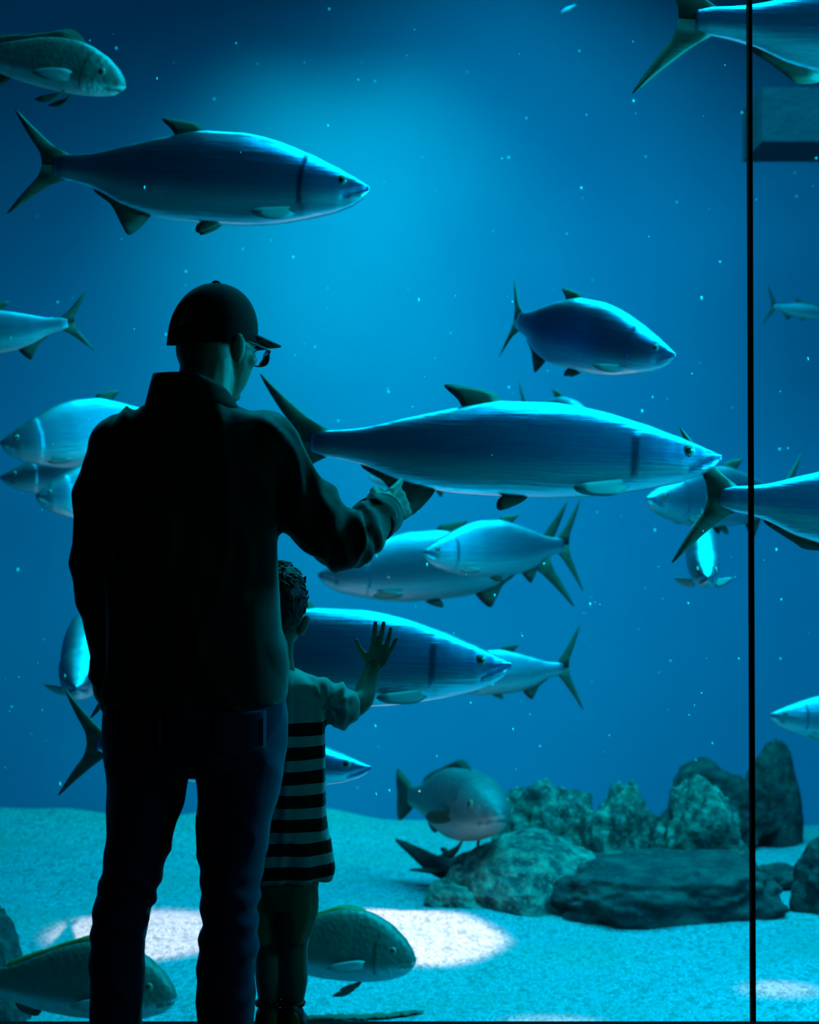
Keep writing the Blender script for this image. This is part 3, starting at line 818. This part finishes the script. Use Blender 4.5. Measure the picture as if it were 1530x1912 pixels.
# collar
bm = bmesh.new(); NC = 48; rows = []
for j in range(5):
    v_ = j / 4; row = []
    for k in range(NC):
        th = 2 * PI * k / NC          # 0 = right, PI/2 = away, PI = left, 3PI/2 = towards viewer
        back = max(0, math.cos(th - math.radians(237)))     # highest towards the back left
        bk = .5 + .5 * math.cos(th - math.radians(237))
        zt = 798 - 104 * bk ** .55
        zt = max(zt, 699)
        zb = 792 - 38 * (.5 + .5 * math.cos(th - 1.5 * PI))
        rx_b, rx_t = 94 / SM, 76 / SM
        ry_b, ry_t = .082, .068
        u = v_
        cx = 362 * (1 - u) + 361 * u
        z_ = zb + (zt - zb) * u
        p = m(cx, z_)
        row.append(bm.verts.new((p.x + (rx_b * (1 - u) + rx_t * u) * math.cos(th), DM - .005 + (ry_b * (1 - u) + ry_t * u) * math.sin(th), p.z)))
    rows.append(row)
for j in range(4):
    for k in range(NC): bm.faces.new((rows[j][k], rows[j][(k + 1) % NC], rows[j + 1][(k + 1) % NC], rows[j + 1][k]))
col_ = bm_obj('collar', bm, M_jacket); sd = col_.modifiers.new('s', 'SOLIDIFY'); sd.thickness = .005
col_.parent = jacket; col_.matrix_parent_inverse = Matrix.Translation(man.location).inverted() @ Matrix.Identity(4)
col_.matrix_parent_inverse = Matrix.Identity(4)
# cuffs
def cuff(a, b, r0, r1, parent):
    bm = bmesh.new(); a = Vector(a); b = Vector(b); d = (b - a).normalized(); s = d.cross(Vector((0, 0, 1))).normalized(); u = s.cross(d)
    prof = [(0, r0), (.35, r0 * 1.01), (.7, r1 * 1.02), (1, r1), (1, r1 - .005), (.3, r0 - .006), (0, r0 - .006)]
    rr = []
    for (q, r) in prof:
        c0 = a + (b - a) * q
        rr.append([bm.verts.new(c0 + s * r * math.cos(2 * PI * k / 28) + u * r * math.sin(2 * PI * k / 28)) for k in range(28)])
    for j in range(len(rr)):
        A, B = rr[j], rr[(j + 1) % len(rr)]
        for k in range(28): bm.faces.new((A[k], A[(k + 1) % 28], B[(k + 1) % 28], B[k]))
    return bm_obj('cuff', bm, M_jacket, parent)
cuff(m(692, 975, 3.61), m(716, 960, 3.675), .047, .044, jacket)
cuff(m(205, 1225, 3.565), m(195, 1268, 3.58), .036, .033, jacket)

# jeans
bm = bmesh.new()
def lrow(px0, px1, py, dep, d=DM): return trow(px0, px1, py, dep, d, .95)
loft(bm, [lrow(200, 533, 1285, .118), lrow(194, 536, 1330, .125), lrow(193, 536, 1380, .128), lrow(198, 531, 1425, .12), lrow(215, 515, 1445, .09)], 40)
loft(bm, [lrow(196, 352, 1395, .105), lrow(199, 351, 1440, .10), lrow(200, 342, 1500, .092), lrow(200, 325, 1560, .085), lrow(196, 312, 1605, .080), lrow(184, 303, 1645, .078), lrow(180, 292, 1675, .076), lrow(176, 277, 1705, .072),
          lrow(171, 273, 1740, .07), lrow(168, 269, 1800, .07), lrow(167, 266, 1870, .068), lrow(172, 267, 1912, .066), lrow(172, 266, 2050, .062), lrow(168, 270, 2180, .066), lrow(170, 268, 2225, .066)], 28)
loft(bm, [lrow(366, 533, 1395, .105), lrow(365, 528, 1440, .10), lrow(368, 516, 1500, .092), lrow(368, 503, 1560, .085), lrow(371, 490, 1620, .080), lrow(375, 483, 1675, .078), lrow(375, 485, 1735, .072),
          lrow(369, 480, 1800, .07), lrow(363, 475, 1870, .068), lrow(368, 471, 1912, .066), lrow(370, 470, 2050, .062), lrow(366, 474, 2180, .066), lrow(368, 472, 2225, .066)], 28)
def jn_disp(co, n_):
    a = noise.noise(Vector((co.x * 7 + co.z * 6, co.y * 6, co.z * 8 - co.x * 3)))
    f = .005 * max(0, .3 - abs(a)) * 3.3
    kz = m(0, 1690).z; k = max(0, 1 - abs(co.z - kz) / .12)
    f += .003 * k * math.sin(co.z * 130 + co.x * 30 + 2 * noise.noise(co * 10))
    return f - .002
me = remesh(bm, .006, 4, jn_disp)
jeans = link('jeans', me, M_denim); adopt(jeans, man)
# back pockets with stitched edges, lying on the seat of the jeans
def pocket(px0, px1, py0, py1):
    bm = bmesh.new(); g_ = {}
    NX, NZ = 10, 12
    for i in range(NX + 1):
        for j in range(NZ + 1):
            u = i / NX; v_ = j / NZ
            px = px0 + (px1 - px0) * u; pb = py1 - 16 * abs(2 * u - 1)
            py = py0 + (pb - py0) * v_
            q = m(px, py); xr = (px - 365) / 171.0
            yb = DM - .128 * math.sqrt(max(.02, 1 - abs(xr) ** 2.1)) - .001
            g_[i, j] = bm.verts.new((q.x, yb, q.z))
    for i in range(NX):
        for j in range(NZ): bm.faces.new((g_[i, j], g_[i + 1, j], g_[i + 1, j + 1], g_[i, j + 1]))
    o = bm_obj('back_pocket', bm, M_denim, jeans); s_ = o.modifiers.new('s', 'SOLIDIFY'); s_.thickness = .003
    bm = bmesh.new(); path = [g for g in ((px0 + 4, py0 + 3), (px0 + 4, py1 - 20), ((px0 + px1) / 2, py1 - 5), (px1 - 4, py1 - 20), (px1 - 4, py0 + 3))]
    pts = []
    for a_, b_ in zip(path[:-1], path[1:]):
        for s_ in range(6):
            px = a_[0] + (b_[0] - a_[0]) * s_ / 6; py = a_[1] + (b_[1] - a_[1]) * s_ / 6; q = m(px, py); xr = (px - 365) / 171.0
            pts.append((q.x, DM - .128 * math.sqrt(max(.02, 1 - abs(xr) ** 2.1)) - .006, q.z))
    tube(bm, pts, [.0009] * len(pts), 6)
    bm_obj('stitching', bm, M_thread, o)
pocket(412, 502, 1318, 1400); pocket(228, 318, 1318, 1400)
# shoes
for cx in (221, 420):
    bm = bmesh.new(); x = P(cx, 0, DM).x
    loft(bm, [((x, DM - .085, .055), (.030, 0, 0), (0, 0, .040), 1), ((x, DM - .06, .06), (.040, 0, 0), (0, 0, .052), 1), ((x, DM, .06), (.042, 0, 0), (0, 0, .052), 1), ((x, DM + .08, .045), (.048, 0, 0), (0, 0, .035), 1), ((x, DM + .14, .036), (.044, 0, 0), (0, 0, .026), 1), ((x, DM + .175, .03), (.02, 0, 0), (0, 0, .014), 1)], 20)
    sh = bm_obj('shoe', bm, M_shoe); adopt(sh, man)
    bm = bmesh.new(); loft(bm, [((x, DM + .04, 0), (.046, 0, 0), (0, .135, 0), .8), ((x, DM + .04, .02), (.048, 0, 0), (0, .138, 0), .8)], 28)
    so = bm_obj('sole', bm, M_sole, sh)

# ---------------------------------------------------------------- the boy
DK = 3.80; SK = F / DK
boy = empty('person', (P(523, 0, DK).x, DK, LEDGE_Z), label='small child in a striped shirt and shorts pressing a hand to the glass', category='person')
def k_(px, py, d=DK): return P(px, py, d)
bm = bmesh.new()
HB = k_(519, 1130, 3.79)
def hb_(x, y, z): return HB + Vector((x, y, z))
ellipsoid(bm, hb_(0, 0, .012), .055, .070, .068); ellipsoid(bm, hb_(0, .012, -.045), .046, .055, .050); ellipsoid(bm, hb_(0, .04, -.075), .030, .028, .030)
ellipsoid(bm, hb_(0, .070, -.035), .008, .013, .010); ellipsoid(bm, hb_(0, .062, -.066), .015, .009, .005); ellipsoid(bm, hb_(0, .060, -.074), .013, .009, .005)
ellipsoid(bm, hb_(.032, .05, -.04), .016, .018, .016); ellipsoid(bm, hb_(-.032, .05, -.04), .016, .018, .016)
for s in (1, -1):
    ellipsoid(bm, hb_(s * .0545, -.006, -.042), .0075, .013, .024, Matrix.Rotation(s * .35, 3, 'Y') @ Matrix.Rotation(-s * .5, 3, 'Z'))
tube(bm, [hb_(0, -.005, -.05), hb_(.002, -.002, -.11), k_(522, 1275, 3.79)], [.034, .030, .038])
loft(bm, [(k_(523, 1255), (.03, 0, 0), (0, .03, 0), 1), (k_(523, 1285), (.075, 0, 0), (0, .045, 0), 1), (k_(523, 1400), (.078, 0, 0), (0, .055, 0), 1), (k_(523, 1560), (.078, 0, 0), (0, .06, 0), 1), (k_(523, 1680), (.070, 0, 0), (0, .055, 0), 1)], 20)
# legs
tube(bm, [k_(552, 1680), k_(549, 1770), k_(550, 1830, 3.79), k_(546, 1880, 3.80), k_(545, 1925, 3.80)], [.042, .029, .028, .021, .020])
tube(bm, [k_(494, 1680), k_(501, 1770), k_(502, 1830, 3.79), k_(503, 1880, 3.80), k_(504, 1925, 3.80)], [.042, .029, .028, .021, .020])
# left arm, held in front
tube(bm, [k_(455, 1300), k_(432, 1390, 3.79), k_(440, 1430, 3.84), k_(462, 1410, 3.89)], [.030, .024, .021, .015])
ellipsoid(bm, k_(466, 1396, 3.915), .020, .010, .024)
for q, (dx, ln) in enumerate(((-16, 22), (-6, 27), (4, 26), (14, 20))):
    tube(bm, [k_(466 + dx, 1380, 3.92), k_(466 + dx * 1.25, 1380 - ln * .6, 3.926), k_(466 + dx * 1.4, 1380 - ln, 3.93)], [.0058, .0052, .0045], 10)
tube(bm, [k_(482, 1402, 3.91), k_(498, 1394, 3.92), k_(504, 1382, 3.928)], [.007, .006, .005], 10)
# right arm and hand on the glass
tube(bm, [k_(590, 1300), k_(640, 1322, 3.82), k_(674, 1309, 3.85), k_(684, 1282, 3.88), k_(696, 1249, 3.91)], [.032, .029, .0245, .0215, .0165])
HD = 3.924
def kh(px, py, d=HD): return k_(px, py, d)
tube(bm, [k_(696, 1250, 3.915), kh(702, 1232), kh(707, 1216)], [.017, .021, .021], up=Vector((0, 1, 0)), flat=.55)
tube(bm, [kh(712, 1236), kh(719, 1220), kh(719, 1212)], [.012, .0125, .012], flat=.75)
tube(bm, [kh(692, 1232), kh(698, 1216), kh(699, 1208)], [.012, .0125, .011], flat=.75)
for pts, r in (([(696, 1214), (698, 1196), (700, 1178), (701.5, 1163)], .0062), ([(707, 1212), (710.5, 1194), (714, 1178), (717, 1163)], .0060),
               ([(718, 1216), (723.5, 1200), (727.5, 1186), (729.5, 1173)], .0054), ([(723, 1225), (730, 1213), (735.5, 1203), (740, 1193)], .0050)):
    tube(bm, [kh(x, y, HD + .003 * (i > 1)) for i, (x, y) in enumerate(pts)], [r * 1.08, r, r * .93, r * .72], 12)
tube(bm, [kh(688, 1236), kh(677, 1220), kh(669, 1207), kh(666, 1196)], [.0115, .0085, .0065, .0050], 12)
me = remesh(bm, .0022, 2)
kb = link('body', me, M_skin); adopt(kb, boy)
# hair: a tousled cap of hair
bm = bmesh.new(); bmesh.ops.create_icosphere(bm, subdivisions=5, radius=1)
for v in bm.verts:
    p = v.co.copy(); r_ = 1 + .05 * fb(p, 4, 3) + .03 * noise.noise(Vector((p.x * 16, p.y * 5, p.z * 3)))
    v.co = hb_(0, -.006, .012) + Vector((p.x * .0605 * r_, p.y * .078 * r_, p.z * .078 * r_))
geom = [v for v in bm.verts if (v.co.z < HB.z - .020 and v.co.y > HB.y - .02) or v.co.z < HB.z - .058 or (v.co.y > HB.y + .05 and v.co.z < HB.z + .02)]
bmesh.ops.delete(bm, geom=geom, context='VERTS')
rnd = random.Random(3)
for i in range(170):
    th = rnd.uniform(0, 2 * PI); ph = rnd.uniform(-.3, 1.5)
    nrm = Vector((math.cos(th) * math.cos(ph), math.sin(th) * math.cos(ph), math.sin(ph)))
    if nrm.y > .5 and nrm.z < .3: continue
    a = hb_(0, -.006, .012) + Vector((nrm.x * .059, nrm.y * .076, nrm.z * .077))
    tg = Vector((rnd.uniform(-.4, .9), rnd.uniform(-.4, .4), rnd.uniform(-.9, .3))); tg = (tg - nrm * tg.dot(nrm)).normalized()
    ln = rnd.uniform(.010, .022)
    tube(bm, [a, a + tg * ln * .5 + nrm * .003, a + tg * ln + nrm * .0035], [.0032, .0024, .0006], 5, caps=False)
a = k_(566, 1088, 3.79); tube(bm, [a, a + Vector((.003, 0, .007)), a + Vector((.006, 0, .014))], [.006, .004, .0008], 6, caps=False)
hair = bm_obj('hair', bm, M_hair); adopt(hair, boy)
sd = hair.modifiers.new('s', 'SOLIDIFY'); sd.thickness = .002
# t-shirt
bm = bmesh.new()
def krow(px0, px1, py, dep, d=DK, e=.9): return (k_((px0 + px1) / 2, py, d), Vector(((px1 - px0) / 2 / SK, 0, 0)), Vector((0, dep, 0)), e)
loft(bm, [krow(502, 545, 1247, .040), krow(478, 568, 1258, .050), krow(450, 600, 1275, .062), krow(436, 610, 1310, .070), krow(434, 610, 1370, .074), krow(435, 610, 1450, .078), krow(432, 612, 1520, .082), krow(428, 618, 1575, .086), krow(422, 624, 1618, .090), krow(428, 618, 1640, .086)], 36)
tube(bm, [k_(592, 1296), k_(622, 1312, 3.81), k_(640, 1322, 3.82)], [.040, .043, .042], 20)
tube(bm, [k_(455, 1296), k_(440, 1340, 3.79)], [.040, .040], 20)
cf = k_(660, 1325, 3.83)
loft(bm, [(k_(630, 1318, 3.815), Vector((.012, 0, .047)), Vector((0, .042, 0)), 1), (k_(654, 1326, 3.83), Vector((.012, 0, .041)), Vector((0, .040, 0)), 1), (k_(661, 1328, 3.832), Vector((.011, 0, .036)), Vector((0, .036, 0)), 1)], 24)
def tee_disp(co, n_):
    f = 0
    a = noise.noise(Vector((co.x * 16, co.y * 8, co.z * 3.0))); f += .005 * max(0, .3 - abs(a)) * 3.3
    sh_ = k_(612, 1310); d_ = (co - sh_).length
    if d_ < .10:
        v2 = Vector((co.x - sh_.x, 0, co.z - sh_.z)); ang = math.atan2(v2.z, v2.x)
        f += .0045 * math.sin(ang * 9 + 2 * noise.noise(co * 20)) * (1 - d_ / .10)
    if co.z < k_(0, 1560).z: f += .004 * math.sin(co.x * 70 + co.y * 50)
    return f - .002
me = remesh(bm, .0045, 3, tee_disp)
tee = link('t_shirt', me, M_tee); adopt(tee, boy)
tee['label'] = 'pale t-shirt with broad dark stripes'
# shorts
bm = bmesh.new()
loft(bm, [krow(450, 598, 1590, .075), krow(450, 598, 1650, .078), krow(458, 590, 1690, .066)], 32)
loft(bm, [krow(526, 597, 1640, .072), krow(523, 592, 1700, .064), krow(525, 580, 1740, .052), krow(530, 572, 1758, .046)], 24)
loft(bm, [krow(450, 526, 1640, .072), krow(455, 522, 1700, .064), krow(464, 522, 1745, .054), krow(470, 521, 1756, .050)], 24)
me = remesh(bm, .0045, 3, lambda co, n_: .006 * max(0, .3 - abs(noise.noise(Vector((co.x * 14 + co.z * 5, co.y * 9, co.z * 6))))) * 3.3 - .002)
shorts = link('shorts', me, M_shorts); adopt(shorts, boy)
# shoes
for cx in (503, 545):
    x = k_(cx, 0).x; z0 = LEDGE_Z; y = DK
    bm = bmesh.new()
    loft(bm, [((x, y - .052, z0 + .040), (.018, 0, 0), (0, 0, .030), 1), ((x, y - .042, z0 + .045), (.027, 0, 0), (0, 0, .040), 1), ((x, y - .005, z0 + .045), (.029, 0, 0), (0, 0, .040), 1), ((x, y + .05, z0 + .03), (.031, 0, 0), (0, 0, .022), 1), ((x, y + .090, z0 + .024), (.027, 0, 0), (0, 0, .015), 1), ((x, y + .105, z0 + .02), (.012, 0, 0), (0, 0, .008), 1)], 20)
    tube(bm, [(x + .024 * math.cos(a * PI / 8), y - .008 + .026 * math.sin(a * PI / 8), z0 + .080) for a in range(17)], [.006] * 17, 8, caps=False)
    sh = bm_obj('shoe', bm, M_shoe); adopt(sh, boy)
    bm = bmesh.new(); loft(bm, [((x, y + .027, z0), (.031, 0, 0), (0, .082, 0), .8), ((x, y + .027, z0 + .014), (.032, 0, 0), (0, .083, 0), .8)], 28)
    bm_obj('sole', bm, M_sole, sh)
    bm = bmesh.new(); ellipsoid(bm, (x + .006, y - .048, z0 + .045), .014, .008, .028); 
    hp_ = bm_obj('heel_tab', bm, M_orange, sh, label='orange heel patch')
# children of children were modelled in world space too: keep them where they stand
bpy.context.view_layer.update()
for top_ in (man, boy):
    for ch in top_.children:
        for g_ in ch.children:
            g_.matrix_parent_inverse = Matrix.Identity(4)
